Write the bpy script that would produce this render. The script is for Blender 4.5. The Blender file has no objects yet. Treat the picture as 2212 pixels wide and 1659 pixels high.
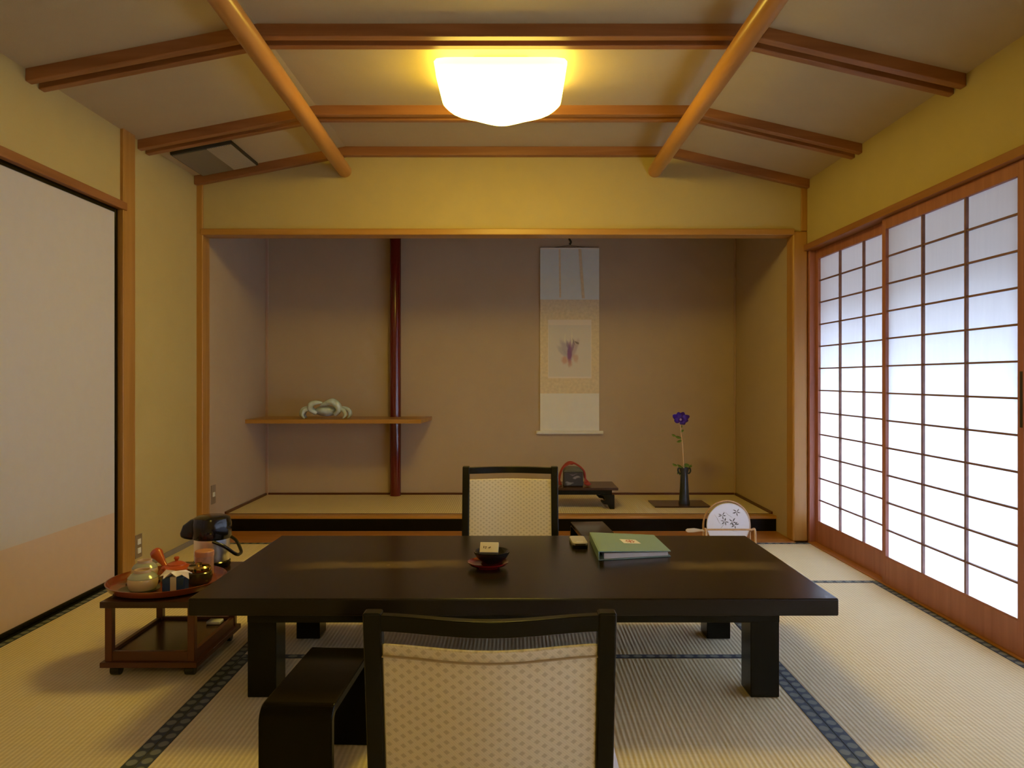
import bpy, math, random
from mathutils import Vector, Matrix
random.seed(7)
PI = math.pi
S = bpy.context.scene
C = S.collection

# ------------------------------------------------------------------ camera
F = 1640.0; CX = 1109.0; CY = 818.0            # focal length and level line, pixels of the 2212x1659 frame
cam_data = bpy.data.cameras.new('camera'); cam = bpy.data.objects.new('camera', cam_data); C.objects.link(cam)
cam.location = (0, 0, 1.0); cam.rotation_euler = (PI/2, 0, 0)
cam_data.sensor_width = 36.0; cam_data.lens = 36.0*F/2212
cam_data.shift_x = -(CX-1106)/2212; cam_data.shift_y = (CY-829.5)/2212
cam_data.clip_start = 0.05; cam_data.clip_end = 200
S.camera = cam

# ------------------------------------------------------------------ light
W = bpy.data.worlds.new('sky'); S.world = W; W.use_nodes = True
bg = W.node_tree.nodes['Background']
bg.inputs[0].default_value = (0.61, 0.765, 1.0, 1); bg.inputs[1].default_value = 33.0
S.view_settings.view_transform = 'Standard'; S.view_settings.look = 'None'
S.view_settings.exposure = 0.0; S.view_settings.gamma = 1.0
S.view_settings.use_curve_mapping = False
S.cycles.max_bounces = 10; S.cycles.diffuse_bounces = 6; S.cycles.transmission_bounces = 8
S.cycles.transparent_max_bounces = 8
S.cycles.sample_clamp_indirect = 12.0
LAMP_STRENGTH = 3.2

# ------------------------------------------------------------------ materials
def new_mat(name):
    m = bpy.data.materials.new(name); m.use_nodes = True
    nt = m.node_tree; b = nt.nodes['Principled BSDF']
    return m, nt, b
def lk(nt, a, b): nt.links.new(a, b)
def node(nt, t, **kw):
    n = nt.nodes.new(t)
    for k, v in kw.items(): setattr(n, k, v)
    return n
def mat(name, col, rough=0.5, metal=0.0, spec=0.5, coat=0.0, noise=0.0, nscale=30, bump=0.0, bscale=200, trans=0.0):
    m, nt, b = new_mat(name)
    b.inputs['Base Color'].default_value = (*col, 1); b.inputs['Roughness'].default_value = rough
    b.inputs['Metallic'].default_value = metal; b.inputs['Specular IOR Level'].default_value = spec
    b.inputs['Coat Weight'].default_value = coat; b.inputs['Coat Roughness'].default_value = 0.08
    b.inputs['Transmission Weight'].default_value = trans
    tc = node(nt, 'ShaderNodeTexCoord')
    if noise > 0:
        n = node(nt, 'ShaderNodeTexNoise'); n.inputs['Scale'].default_value = nscale; n.inputs['Detail'].default_value = 5
        lk(nt, tc.outputs['Object'], n.inputs['Vector'])
        mx = node(nt, 'ShaderNodeMix', data_type='RGBA')
        mx.inputs[6].default_value = (*[c*(1-noise) for c in col], 1)
        mx.inputs[7].default_value = (*[min(1, c*(1+noise)) for c in col], 1)
        lk(nt, n.outputs['Fac'], mx.inputs[0]); lk(nt, mx.outputs[2], b.inputs['Base Color'])
    if bump > 0:
        n2 = node(nt, 'ShaderNodeTexNoise'); n2.inputs['Scale'].default_value = bscale; n2.inputs['Detail'].default_value = 4
        lk(nt, tc.outputs['Object'], n2.inputs['Vector'])
        bp = node(nt, 'ShaderNodeBump'); bp.inputs['Strength'].default_value = bump; bp.inputs['Distance'].default_value = 0.004
        lk(nt, n2.outputs['Fac'], bp.inputs['Height']); lk(nt, bp.outputs['Normal'], b.inputs['Normal'])
    return m
def wood(name, c1, c2, axis=0, rough=0.4, scale=22, stretch=0.06, coat=0.0, spec=0.5):
    m, nt, b = new_mat(name)
    tc = node(nt, 'ShaderNodeTexCoord'); mp = node(nt, 'ShaderNodeMapping')
    s = [scale, scale, scale]; s[axis] = scale*stretch; mp.inputs['Scale'].default_value = s
    lk(nt, tc.outputs['Object'], mp.inputs['Vector'])
    n = node(nt, 'ShaderNodeTexNoise'); n.inputs['Scale'].default_value = 1.0; n.inputs['Detail'].default_value = 6
    n.inputs['Distortion'].default_value = 0.6
    lk(nt, mp.outputs['Vector'], n.inputs['Vector'])
    r = node(nt, 'ShaderNodeValToRGB'); r.color_ramp.elements[0].position = 0.3; r.color_ramp.elements[1].position = 0.7
    r.color_ramp.elements[0].color = (*c1, 1); r.color_ramp.elements[1].color = (*c2, 1)
    lk(nt, n.outputs['Fac'], r.inputs['Fac']); lk(nt, r.outputs['Color'], b.inputs['Base Color'])
    b.inputs['Roughness'].default_value = rough; b.inputs['Coat Weight'].default_value = coat
    b.inputs['Specular IOR Level'].default_value = spec
    return m
def math_n(nt, op, a, b=None):
    n = node(nt, 'ShaderNodeMath', operation=op)
    for i, v in enumerate((a, b)):
        if v is None: continue
        if isinstance(v, (int, float)): n.inputs[i].default_value = v
        else: lk(nt, v, n.inputs[i])
    return n.outputs[0]
def smooth(nt, v, a, b):
    n = node(nt, 'ShaderNodeMapRange', interpolation_type='SMOOTHSTEP')
    n.inputs['From Min'].default_value = a; n.inputs['From Max'].default_value = b
    lk(nt, v, n.inputs['Value']); return n.outputs[0]
def painted(name, base, blobs, rough=0.8, distort=0.02, nscale=25):
    """paint strokes (soft ellipses in the object's x-z plane) on a paper of colour BASE"""
    m, nt, b = new_mat(name)
    tc = node(nt, 'ShaderNodeTexCoord'); nz = node(nt, 'ShaderNodeTexNoise'); nz.inputs['Scale'].default_value = nscale
    lk(nt, tc.outputs['Object'], nz.inputs['Vector'])
    vs = node(nt, 'ShaderNodeVectorMath', operation='SUBTRACT'); lk(nt, nz.outputs['Color'], vs.inputs[0]); vs.inputs[1].default_value = (.5, .5, .5)
    sc = node(nt, 'ShaderNodeVectorMath', operation='SCALE'); lk(nt, vs.outputs[0], sc.inputs[0]); sc.inputs['Scale'].default_value = distort*2
    ad = node(nt, 'ShaderNodeVectorMath', operation='ADD'); lk(nt, tc.outputs['Object'], ad.inputs[0]); lk(nt, sc.outputs[0], ad.inputs[1])
    cur = None
    for (cx, cz, rx, rz, ang, col, al) in blobs:
        mp = node(nt, 'ShaderNodeMapping', vector_type='TEXTURE')
        mp.inputs['Location'].default_value = (cx, 0, cz); mp.inputs['Rotation'].default_value = (0, math.radians(ang), 0)
        mp.inputs['Scale'].default_value = (rx, 1000, rz)
        lk(nt, ad.outputs[0], mp.inputs['Vector'])
        ln = node(nt, 'ShaderNodeVectorMath', operation='LENGTH'); lk(nt, mp.outputs[0], ln.inputs[0])
        f = smooth(nt, ln.outputs['Value'], 1.0, 0.35); f = math_n(nt, 'MULTIPLY', f, al)
        mx = node(nt, 'ShaderNodeMix', data_type='RGBA'); lk(nt, f, mx.inputs[0])
        if cur is None: mx.inputs[6].default_value = (*base, 1)
        else: lk(nt, cur, mx.inputs[6])
        mx.inputs[7].default_value = (*col, 1); cur = mx.outputs[2]
    lk(nt, cur, b.inputs['Base Color']); b.inputs['Roughness'].default_value = rough
    b.inputs['Specular IOR Level'].default_value = 0.2
    return m

M_wall   = mat('sand_plaster', (0.51, 0.405, 0.175), 0.95, spec=0.1, noise=0.05, nscale=6, bump=0.25, bscale=350)
M_niche  = mat('brown_plaster', (0.50, 0.385, 0.275), 0.95, spec=0.1, noise=0.05, nscale=5, bump=0.25, bscale=350)
M_ceil   = mat('ceiling_paper', (0.49, 0.385, 0.225), 0.95, spec=0.1, noise=0.04, nscale=8, bump=0.2, bscale=250)
def W3(name, c1, c2, **kw): return [wood(name+'_along_'+'xyz'[a], c1, c2, axis=a, **kw) for a in range(3)]
W_light  = W3('honey_cypress', (0.37, 0.175, 0.033), (0.47, 0.24, 0.058), rough=0.35)
W_pale   = W3('pale_corner_wood', (0.42, 0.28, 0.20), (0.52, 0.36, 0.27), rough=0.3)
W_kumi   = W3('silhouette_cedar', (0.17, 0.085, 0.075), (0.24, 0.12, 0.10), rough=0.5)  # shoji cedar darkened: the backlit silhouette is put into the colour
W_batten = W3('reddish_cedar', (0.25, 0.095, 0.03), (0.36, 0.15, 0.05), rough=0.45)
W_pole   = W3('polished_log', (0.40, 0.165, 0.036), (0.54, 0.25, 0.065), rough=0.3, scale=14)
W_shoji  = W3('shoji_cedar', (0.32, 0.115, 0.085), (0.42, 0.17, 0.125), rough=0.45)
W_board  = W3('amber_board', (0.33, 0.13, 0.03), (0.48, 0.2, 0.055), rough=0.35)
W_cart   = W3('rosewood_stain', (0.075, 0.02, 0.012), (0.13, 0.035, 0.018), rough=0.35)
M_black  = mat('black_lacquer', (0.006, 0.005, 0.004), 0.14, spec=0.13)
M_blacks = mat('black_satin', (0.010, 0.009, 0.007), 0.25, spec=0.16)
M_cartt  = mat('dark_lacquered_board', (0.045, 0.018, 0.012), 0.22)
M_red    = mat('wine_lacquer', (0.12, 0.006, 0.008), 0.12, coat=0.6)
M_redl   = mat('vermilion_lacquer', (0.16, 0.010, 0.010), 0.15, coat=0.4)
M_tray   = mat('tray_lacquer', (0.22, 0.045, 0.018), 0.22, coat=0.3)
M_fusuma = mat('fusuma_paper', (0.58, 0.545, 0.55), 0.9, spec=0.15, noise=0.03, nscale=20)
M_fusumb = mat('fusuma_lower_paper', (0.62, 0.47, 0.37), 0.9, spec=0.15, noise=0.04, nscale=20)
M_white  = mat('white_plastic', (0.75, 0.75, 0.72), 0.4)
M_plate  = mat('bronze_plate', (0.26, 0.20, 0.14), 0.4)
M_celad  = mat('celadon_glaze', (0.50, 0.62, 0.66), 0.18, coat=0.6, noise=0.3, nscale=30)
M_steel  = mat('brushed_steel', (0.88, 0.88, 0.90), 0.28, metal=1.0)
M_blackp = mat('glossy_black_plastic', (0.012, 0.012, 0.014), 0.12)
M_orange = mat('orange_clay', (0.50, 0.085, 0.015), 0.28, coat=0.3)
M_cupg   = mat('celadon_cup', (0.38, 0.40, 0.28), 0.2, coat=0.5, noise=0.2, nscale=20)
M_cupr   = mat('unglazed_foot', (0.58, 0.42, 0.28), 0.8)
M_cupl   = mat('cream_glaze', (0.62, 0.47, 0.24), 0.2, coat=0.5)
M_saucer = mat('dark_green_ceramic', (0.03, 0.05, 0.04), 0.25)
M_blue   = mat('blue_wrapper', (0.012, 0.05, 0.17), 0.3, noise=0.4, nscale=40)
M_cream  = mat('cream_band', (0.62, 0.52, 0.38), 0.5)
M_paper  = mat('white_paper', (0.92, 0.86, 0.90), 0.7)
M_gold   = mat('golden_tin', (0.55, 0.38, 0.13), 0.15, metal=1.0)
M_caddy  = mat('dark_caddy', (0.06, 0.045, 0.03), 0.2, coat=0.5)
M_phone  = mat('silver_phone', (0.50, 0.47, 0.46), 0.3, metal=0.3)
M_green  = mat('sage_cover', (0.22, 0.33, 0.30), 0.45, noise=0.06, nscale=12)
M_fan    = None
M_rattan = mat('rattan', (0.48, 0.29, 0.15), 0.55, noise=0.4, nscale=60)
M_leaf   = mat('leaf_green', (0.12, 0.22, 0.03), 0.5, noise=0.3, nscale=60)
M_stem   = mat('pale_stem', (0.65, 0.45, 0.28), 0.6)
M_violet = mat('violet_petal', (0.05, 0.008, 0.32), 0.6)
M_stamen = mat('pale_stamen', (0.35, 0.25, 0.45), 0.6)
M_vase   = mat('slate_bronze', (0.05, 0.06, 0.075), 0.25, metal=0.4, noise=0.4, nscale=30)
M_mesh_g = None
M_rubber = mat('black_rubber', (0.012, 0.012, 0.014), 0.35)
M_cord   = mat('red_silk_cord', (0.30, 0.03, 0.018), 0.6)
M_scroll_white = mat('scroll_silk_white', (0.78, 0.77, 0.74), 0.8, spec=0.2, noise=0.04, nscale=15)
M_scroll_blue = mat('scroll_silk_pale', (0.70, 0.75, 0.75), 0.8, spec=0.2, noise=0.04, nscale=15)
M_scroll_tan = mat('scroll_brocade', (0.72, 0.60, 0.42), 0.7, spec=0.3, noise=0.22, nscale=45)
M_ground = mat('grey_gravel', (0.11, 0.11, 0.11), 0.9, noise=0.1)
M_deck   = mat('veranda_plank', (0.20, 0.16, 0.12), 0.6)
M_cush   = mat('lavender_cushion_cotton', (0.55, 0.53, 0.62), 0.9, noise=0.1, nscale=40)

def tatami_mat_material():
    m, nt, b = new_mat('woven_rush')
    tc = node(nt, 'ShaderNodeTexCoord'); sx = node(nt, 'ShaderNodeSeparateXYZ'); lk(nt, tc.outputs['Object'], sx.inputs[0])
    ph = math_n(nt, 'MULTIPLY', sx.outputs['X'], 2*PI/0.0145)
    s = math_n(nt, 'SINE', ph); s01 = math_n(nt, 'MULTIPLY_ADD', s, 0.5); s01.node.inputs[2].default_value = 0.5
    n = node(nt, 'ShaderNodeTexNoise'); n.inputs['Scale'].default_value = 1.0; n.inputs['Detail'].default_value = 4
    mp = node(nt, 'ShaderNodeMapping'); mp.inputs['Scale'].default_value = (6, 160, 1); lk(nt, tc.outputs['Object'], mp.inputs['Vector']); lk(nt, mp.outputs[0], n.inputs['Vector'])
    r = node(nt, 'ShaderNodeMix', data_type='RGBA')
    r.inputs[6].default_value = (0.56, 0.46, 0.285, 1); r.inputs[7].default_value = (0.86, 0.74, 0.49, 1)
    f = math_n(nt, 'ADD', math_n(nt, 'MULTIPLY', s01, 0.45), math_n(nt, 'MULTIPLY', n.outputs['Fac'], 0.5))
    lk(nt, f, r.inputs[0]); lk(nt, r.outputs[2], b.inputs['Base Color'])
    bp = node(nt, 'ShaderNodeBump'); bp.inputs['Strength'].default_value = 0.55; bp.inputs['Distance'].default_value = 0.0018
    lk(nt, s01, bp.inputs['Height']); lk(nt, bp.outputs[0], b.inputs['Normal'])
    b.inputs['Roughness'].default_value = 0.6; b.inputs['Specular IOR Level'].default_value = 0.25
    return m
M_tatami = tatami_mat_material()
def heri_material():
    m, nt, b = new_mat('indigo_brocade_border')
    tc = node(nt, 'ShaderNodeTexCoord'); sx = node(nt, 'ShaderNodeSeparateXYZ'); lk(nt, tc.outputs['Object'], sx.inputs[0])
    u = math_n(nt, 'DIVIDE', sx.outputs['X'], 0.046)
    fu = math_n(nt, 'SUBTRACT', math_n(nt, 'FRACT', math_n(nt, 'ADD', u, 100.0)), 0.5)
    fv = math_n(nt, 'DIVIDE', sx.outputs['Y'], 0.034)
    d = math_n(nt, 'SQRT', math_n(nt, 'ADD', math_n(nt, 'POWER', math_n(nt, 'MULTIPLY', fu, 1.25), 2), math_n(nt, 'POWER', math_n(nt, 'MULTIPLY', fv, 1.1), 2)))
    f = smooth(nt, d, 0.5, 0.36)
    mx = node(nt, 'ShaderNodeMix', data_type='RGBA'); mx.inputs[6].default_value = (0.035, 0.050, 0.080, 1); mx.inputs[7].default_value = (0.19, 0.21, 0.19, 1)
    lk(nt, f, mx.inputs[0]); lk(nt, mx.outputs[2], b.inputs['Base Color']); b.inputs['Roughness'].default_value = 0.7
    return m
M_heri = heri_material()
def chair_fabric():
    m, nt, b = new_mat('diamond_spot_brocade')
    tc = node(nt, 'ShaderNodeTexCoord'); sx = node(nt, 'ShaderNodeSeparateXYZ'); lk(nt, tc.outputs['Object'], sx.inputs[0])
    v = math_n(nt, 'DIVIDE', math_n(nt, 'ADD', sx.outputs['Z'], 1.0), 0.0098); row = math_n(nt, 'FLOOR', v)
    fv = math_n(nt, 'SUBTRACT', math_n(nt, 'FRACT', v), 0.5)
    u = math_n(nt, 'ADD', math_n(nt, 'DIVIDE', math_n(nt, 'ADD', sx.outputs['X'], 1.0), 0.0275), math_n(nt, 'MULTIPLY', row, 0.5))
    fu = math_n(nt, 'SUBTRACT', math_n(nt, 'FRACT', u), 0.5)
    d = math_n(nt, 'ADD', math_n(nt, 'MULTIPLY', math_n(nt, 'ABSOLUTE', fu), 1.0), math_n(nt, 'MULTIPLY', math_n(nt, 'ABSOLUTE', fv), 0.42))
    f = smooth(nt, d, 0.27, 0.17)
    w = math_n(nt, 'SINE', math_n(nt, 'MULTIPLY', math_n(nt, 'ADD', sx.outputs['X'], sx.outputs['Z']), 2*PI/0.0055))
    w2 = math_n(nt, 'MULTIPLY', smooth(nt, w, 0.2, 1.0), 0.35)
    c1 = node(nt, 'ShaderNodeMix', data_type='RGBA'); c1.inputs[6].default_value = (0.66, 0.58, 0.43, 1); c1.inputs[7].default_value = (0.82, 0.74, 0.58, 1)
    lk(nt, w2, c1.inputs[0])
    c2 = node(nt, 'ShaderNodeMix', data_type='RGBA'); lk(nt, c1.outputs[2], c2.inputs[6]); c2.inputs[7].default_value = (0.36, 0.29, 0.18, 1)
    lk(nt, math_n(nt, 'MULTIPLY', f, 0.5), c2.inputs[0]); lk(nt, c2.outputs[2], b.inputs['Base Color'])
    b.inputs['Roughness'].default_value = 0.55; b.inputs['Specular IOR Level'].default_value = 0.4
    bp = node(nt, 'ShaderNodeBump'); bp.inputs['Strength'].default_value = 0.3; bp.inputs['Distance'].default_value = 0.001
    lk(nt, w2, bp.inputs['Height']); lk(nt, bp.outputs[0], b.inputs['Normal'])
    return m
M_fabric = chair_fabric(); M_seam = mat('brocade_seam', (0.42, 0.33, 0.20), 0.7)
def shoji_paper():
    m = bpy.data.materials.new('shoji_paper'); m.use_nodes = True; nt = m.node_tree; nt.nodes.clear()
    out = node(nt, 'ShaderNodeOutputMaterial'); mx = node(nt, 'ShaderNodeMixShader'); mx.inputs[0].default_value = 0.5
    tr = node(nt, 'ShaderNodeBsdfTranslucent'); df = node(nt, 'ShaderNodeBsdfDiffuse')
    tc = node(nt, 'ShaderNodeTexCoord'); mp = node(nt, 'ShaderNodeMapping'); mp.inputs['Scale'].default_value = (30, 30, 4)
    n = node(nt, 'ShaderNodeTexNoise'); n.inputs['Scale'].default_value = 1.5; n.inputs['Detail'].default_value = 6
    lk(nt, tc.outputs['Object'], mp.inputs[0]); lk(nt, mp.outputs[0], n.inputs['Vector'])
    r = node(nt, 'ShaderNodeValToRGB'); r.color_ramp.elements[0].color = (0.80, 0.80, 0.83, 1); r.color_ramp.elements[1].color = (0.92, 0.92, 0.94, 1)
    lk(nt, n.outputs['Fac'], r.inputs['Fac']); lk(nt, r.outputs[0], tr.inputs[0]); df.inputs[0].default_value = (0.42, 0.42, 0.44, 1)
    lk(nt, df.outputs[0], mx.inputs[1]); lk(nt, tr.outputs[0], mx.inputs[2]); lk(nt, mx.outputs[0], out.inputs[0])
    return m
M_shoji_paper = shoji_paper()
def lamp_mat():
    m = bpy.data.materials.new('lit_lamp_glass'); m.use_nodes = True; nt = m.node_tree; nt.nodes.clear()
    out = node(nt, 'ShaderNodeOutputMaterial'); e = node(nt, 'ShaderNodeEmission')
    e.inputs[0].default_value = (1.0, 0.74, 0.11, 1)
    g = node(nt, 'ShaderNodeNewGeometry'); sx = node(nt, 'ShaderNodeSeparateXYZ'); lk(nt, g.outputs['Normal'], sx.inputs[0])
    dn = math_n(nt, 'MAXIMUM', math_n(nt, 'MULTIPLY', sx.outputs['Z'], -1.0), 0.0)      # added emission: underside made brightest to light the mats more
    up = math_n(nt, 'MAXIMUM', sx.outputs['Z'], 0.0)  # added upward emission for the glow on the ceiling
    k = math_n(nt, 'ADD', math_n(nt, 'MULTIPLY', dn, 10.0), math_n(nt, 'MULTIPLY', up, 3.0))
    lk(nt, math_n(nt, 'MULTIPLY', math_n(nt, 'ADD', k, 1.0), LAMP_STRENGTH), e.inputs[1])
    lk(nt, e.outputs[0], out.inputs[0]); return m
M_lamp = lamp_mat()
def table_top_mat():
    m, nt, b = new_mat('black_lacquer_with_gold_haze')
    tc = node(nt, 'ShaderNodeTexCoord'); sx = node(nt, 'ShaderNodeSeparateXYZ'); lk(nt, tc.outputs['Object'], sx.inputs[0])
    n = node(nt, 'ShaderNodeTexNoise'); n.inputs['Scale'].default_value = 1.0; n.inputs['Detail'].default_value = 5
    mp = node(nt, 'ShaderNodeMapping'); mp.inputs['Scale'].default_value = (5, 14, 1); lk(nt, tc.outputs['Object'], mp.inputs[0]); lk(nt, mp.outputs[0], n.inputs['Vector'])
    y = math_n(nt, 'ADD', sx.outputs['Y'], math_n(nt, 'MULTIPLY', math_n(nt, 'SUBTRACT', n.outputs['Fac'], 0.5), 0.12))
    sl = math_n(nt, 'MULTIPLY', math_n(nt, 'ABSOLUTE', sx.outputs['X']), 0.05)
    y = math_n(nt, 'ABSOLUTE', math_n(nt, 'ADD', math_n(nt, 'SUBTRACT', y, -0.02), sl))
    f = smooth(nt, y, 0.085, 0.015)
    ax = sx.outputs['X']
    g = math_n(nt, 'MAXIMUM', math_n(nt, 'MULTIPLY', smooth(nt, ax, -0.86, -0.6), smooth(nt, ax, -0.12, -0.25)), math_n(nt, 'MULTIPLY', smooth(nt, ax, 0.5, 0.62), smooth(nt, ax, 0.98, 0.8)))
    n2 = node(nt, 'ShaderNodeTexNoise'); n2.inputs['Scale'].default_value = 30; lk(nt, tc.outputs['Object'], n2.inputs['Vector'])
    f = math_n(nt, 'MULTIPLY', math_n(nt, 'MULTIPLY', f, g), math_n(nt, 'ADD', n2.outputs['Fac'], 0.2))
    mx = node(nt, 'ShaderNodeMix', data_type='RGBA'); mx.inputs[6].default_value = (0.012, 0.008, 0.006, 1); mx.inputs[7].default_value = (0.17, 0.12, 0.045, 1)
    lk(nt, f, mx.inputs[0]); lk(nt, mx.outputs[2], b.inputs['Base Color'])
    b.inputs['Roughness'].default_value = 0.24; b.inputs['Specular IOR Level'].default_value = 0.33
    return m
M_ttop = table_top_mat()
def grille_mat():
    m, nt, b = new_mat('perforated_grille')
    tc = node(nt, 'ShaderNodeTexCoord'); sx = node(nt, 'ShaderNodeSeparateXYZ'); lk(nt, tc.outputs['Object'], sx.inputs[0])
    a = math_n(nt, 'SINE', math_n(nt, 'MULTIPLY', sx.outputs['X'], 2*PI/0.014)); c = math_n(nt, 'SINE', math_n(nt, 'MULTIPLY', sx.outputs['Y'], 2*PI/0.014))
    f = smooth(nt, math_n(nt, 'MULTIPLY', a, c), 0.25, 0.6)
    mx = node(nt, 'ShaderNodeMix', data_type='RGBA'); mx.inputs[6].default_value = (0.50, 0.44, 0.32, 1); mx.inputs[7].default_value = (0.02, 0.02, 0.015, 1)
    lk(nt, f, mx.inputs[0]); lk(nt, mx.outputs[2], b.inputs['Base Color']); b.inputs['Roughness'].default_value = 0.5
    return m
M_grille = grille_mat()
M_gplate = mat('grey_vent_plate', (0.20, 0.175, 0.12), 0.5)
M_gedge = mat('dark_vent_edge', (0.03, 0.028, 0.025), 0.5)
M_base_grey = mat('grey_skirting', (0.25, 0.22, 0.18), 0.6)

# ------------------------------------------------------------------ mesh builder
def catmull(pts, n=8):
    pts = [Vector(p) for p in pts]
    if len(pts) < 3: return pts
    out = []
    for i in range(len(pts)-1):
        p0 = pts[max(i-1, 0)]; p1 = pts[i]; p2 = pts[i+1]; p3 = pts[min(i+2, len(pts)-1)]
        for k in range(n):
            t = k/n
            out.append(0.5*((2*p1)+(p2-p0)*t+(2*p0-5*p1+4*p2-p3)*t*t+(3*p1-p0-3*p2+p3)*t**3))
    out.append(pts[-1]); return out
class MB:
    def __init__(s): s.v = []; s.f = []
    def add(s, vs, fs, mtx=None):
        o = len(s.v)
        s.v += [tuple(mtx @ Vector(p)) if mtx else tuple(p) for p in vs]
        s.f += [tuple(i+o for i in f) for f in fs]; return s
    def box(s, x0, x1, y0, y1, z0, z1, mtx=None):
        return s.add([(x0,y0,z0),(x1,y0,z0),(x1,y1,z0),(x0,y1,z0),(x0,y0,z1),(x1,y0,z1),(x1,y1,z1),(x0,y1,z1)],
                     [(0,3,2,1),(4,5,6,7),(0,1,5,4),(1,2,6,5),(2,3,7,6),(3,0,4,7)], mtx)
    def prism(s, poly, a0, a1, axis='y', mtx=None):
        """poly in the plane across AXIS (x-z for y, y-z for x, x-y for z), swept from a0 to a1"""
        n = len(poly)
        def P(p, a): return (p[0], a, p[1]) if axis == 'y' else ((a, p[0], p[1]) if axis == 'x' else (p[0], p[1], a))
        vs = [P(p, a0) for p in poly]+[P(p, a1) for p in poly]
        fs = [tuple(range(n)), tuple(range(2*n-1, n-1, -1))]+[(i, i+n, (i+1) % n+n, (i+1) % n) for i in range(n)]
        return s.add(vs, fs, mtx)
    def lathe(s, prof, n=40, mtx=None, sx=1.0, sy=1.0):
        vs = []; fs = []; m = len(prof)
        for i in range(n):
            a = 2*PI*i/n
            for r, z in prof: vs.append((r*math.cos(a)*sx, r*math.sin(a)*sy, z))
        for i in range(n):
            j = (i+1) % n
            for k in range(m-1): fs.append((i*m+k, j*m+k, j*m+k+1, i*m+k+1))
        if prof[0][0] > 1e-6: fs.append(tuple(i*m for i in range(n-1, -1, -1)))
        if prof[-1][0] > 1e-6: fs.append(tuple(i*m+m-1 for i in range(n)))
        return s.add(vs, fs, mtx)
    def tube(s, pts, r, n=12, sub=8, mtx=None, flat=1.0):
        ps = catmull(pts, sub) if sub > 1 and len(pts) > 2 else [Vector(p) for p in pts]
        m = len(ps)
        def R(k):
            if isinstance(r, (int, float)): return r
            t = k/(m-1)*(len(r)-1); i = min(int(t), len(r)-2); return r[i]+(r[i+1]-r[i])*(t-i)
        vs = []; fs = []; up = Vector((0, 0, 1)); prev = None
        for k, p in enumerate(ps):
            t = (ps[min(k+1, m-1)]-ps[max(k-1, 0)]).normalized()
            if prev is None:
                a = t.cross(up)
                if a.length < 1e-3: a = t.cross(Vector((1, 0, 0)))
            else: a = prev-t*prev.dot(t)
            a.normalize(); prev = a; b = t.cross(a)
            for i in range(n):
                an = 2*PI*i/n; vs.append(tuple(p+(a*math.cos(an)+b*math.sin(an)*flat)*R(k)))
        for k in range(m-1):
            for i in range(n): j = (i+1) % n; fs.append((k*n+i, k*n+j, (k+1)*n+j, (k+1)*n+i))
        fs.append(tuple(range(n-1, -1, -1))); fs.append(tuple((m-1)*n+i for i in range(n)))
        return s.add(vs, fs, mtx)
    def ellipsoid(s, c, rx, ry, rz, n=20, m=12, mtx=None):
        prof = [(math.sin(PI*k/m), -math.cos(PI*k/m)) for k in range(m+1)]; prof[0] = (0, -1); prof[-1] = (0, 1)
        T = Matrix.Translation(c) @ Matrix.Diagonal((rx, ry, rz, 1))
        return s.lathe(prof, n, (mtx @ T) if mtx else T)
    def build(s, name, m, parent=None, bev=0.0, smooth=True, loc=(0, 0, 0), rot=(0, 0, 0), seg=2):
        me = bpy.data.meshes.new(name); me.from_pydata(s.v, [], s.f); me.validate()
        import bmesh
        bm = bmesh.new(); bm.from_mesh(me); bmesh.ops.remove_doubles(bm, verts=bm.verts, dist=1e-6)
        bmesh.ops.recalc_face_normals(bm, faces=bm.faces); bm.to_mesh(me); bm.free()
        me.materials.append(m)
        if smooth:
            me.shade_smooth(); me.set_sharp_from_angle(angle=math.radians(38))
        o = bpy.data.objects.new(name, me); C.objects.link(o)
        o.location = loc; o.rotation_euler = rot
        if parent: o.parent = parent
        if bev > 0:
            b = o.modifiers.new('bevel', 'BEVEL'); b.width = bev; b.segments = seg; b.limit_method = 'ANGLE'; b.angle_limit = math.radians(40); b.harden_normals = True
        return o
def B(*a, mtx=None): return MB().box(*a, mtx=mtx)
def thing(name, label, cat, loc=(0, 0, 0), rotz=0.0, group=None):
    o = bpy.data.objects.new(name, None); C.objects.link(o); o.empty_display_size = 0.05
    o.location = loc; o.rotation_euler = (0, 0, rotz); o['label'] = label; o['category'] = cat
    if group: o['group'] = group
    return o
def tag(o, label, cat, group=None):
    o['label'] = label; o['category'] = cat
    if group: o['group'] = group
    return o
def struct(o, label=None):
    o['kind'] = 'structure'
    if label: o['label'] = label
    return o
def copy_tree(o, parent=None):
    c = o.copy(); C.objects.link(c); c.parent = parent
    for ch in list(o.children): copy_tree(ch, c)
    return c
def rx(a): return Matrix.Rotation(math.radians(a), 4, 'X')
def ry(a): return Matrix.Rotation(math.radians(a), 4, 'Y')
def rz(a): return Matrix.Rotation(math.radians(a), 4, 'Z')
def T(*p): return Matrix.Translation(p)

# ------------------------------------------------------------------ the room shell
XL, XR, YB, YN, YR = -1.94, 1.80, 4.66, 5.88, -3.2      # side walls, front of the alcove, back of the alcove, wall behind the camera
ZC, ZL, ZR = 2.41, 2.232, 2.212                          # ceiling: flat centre, left eave, right eave
BL, BR = -1.02, 0.95                                     # where the ceiling bends
struct(B(XL-.3, XR+.2, YR-.1, 6.0, -0.20, -0.055).build('floor', M_deck), 'sub floor under the mats')
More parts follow.
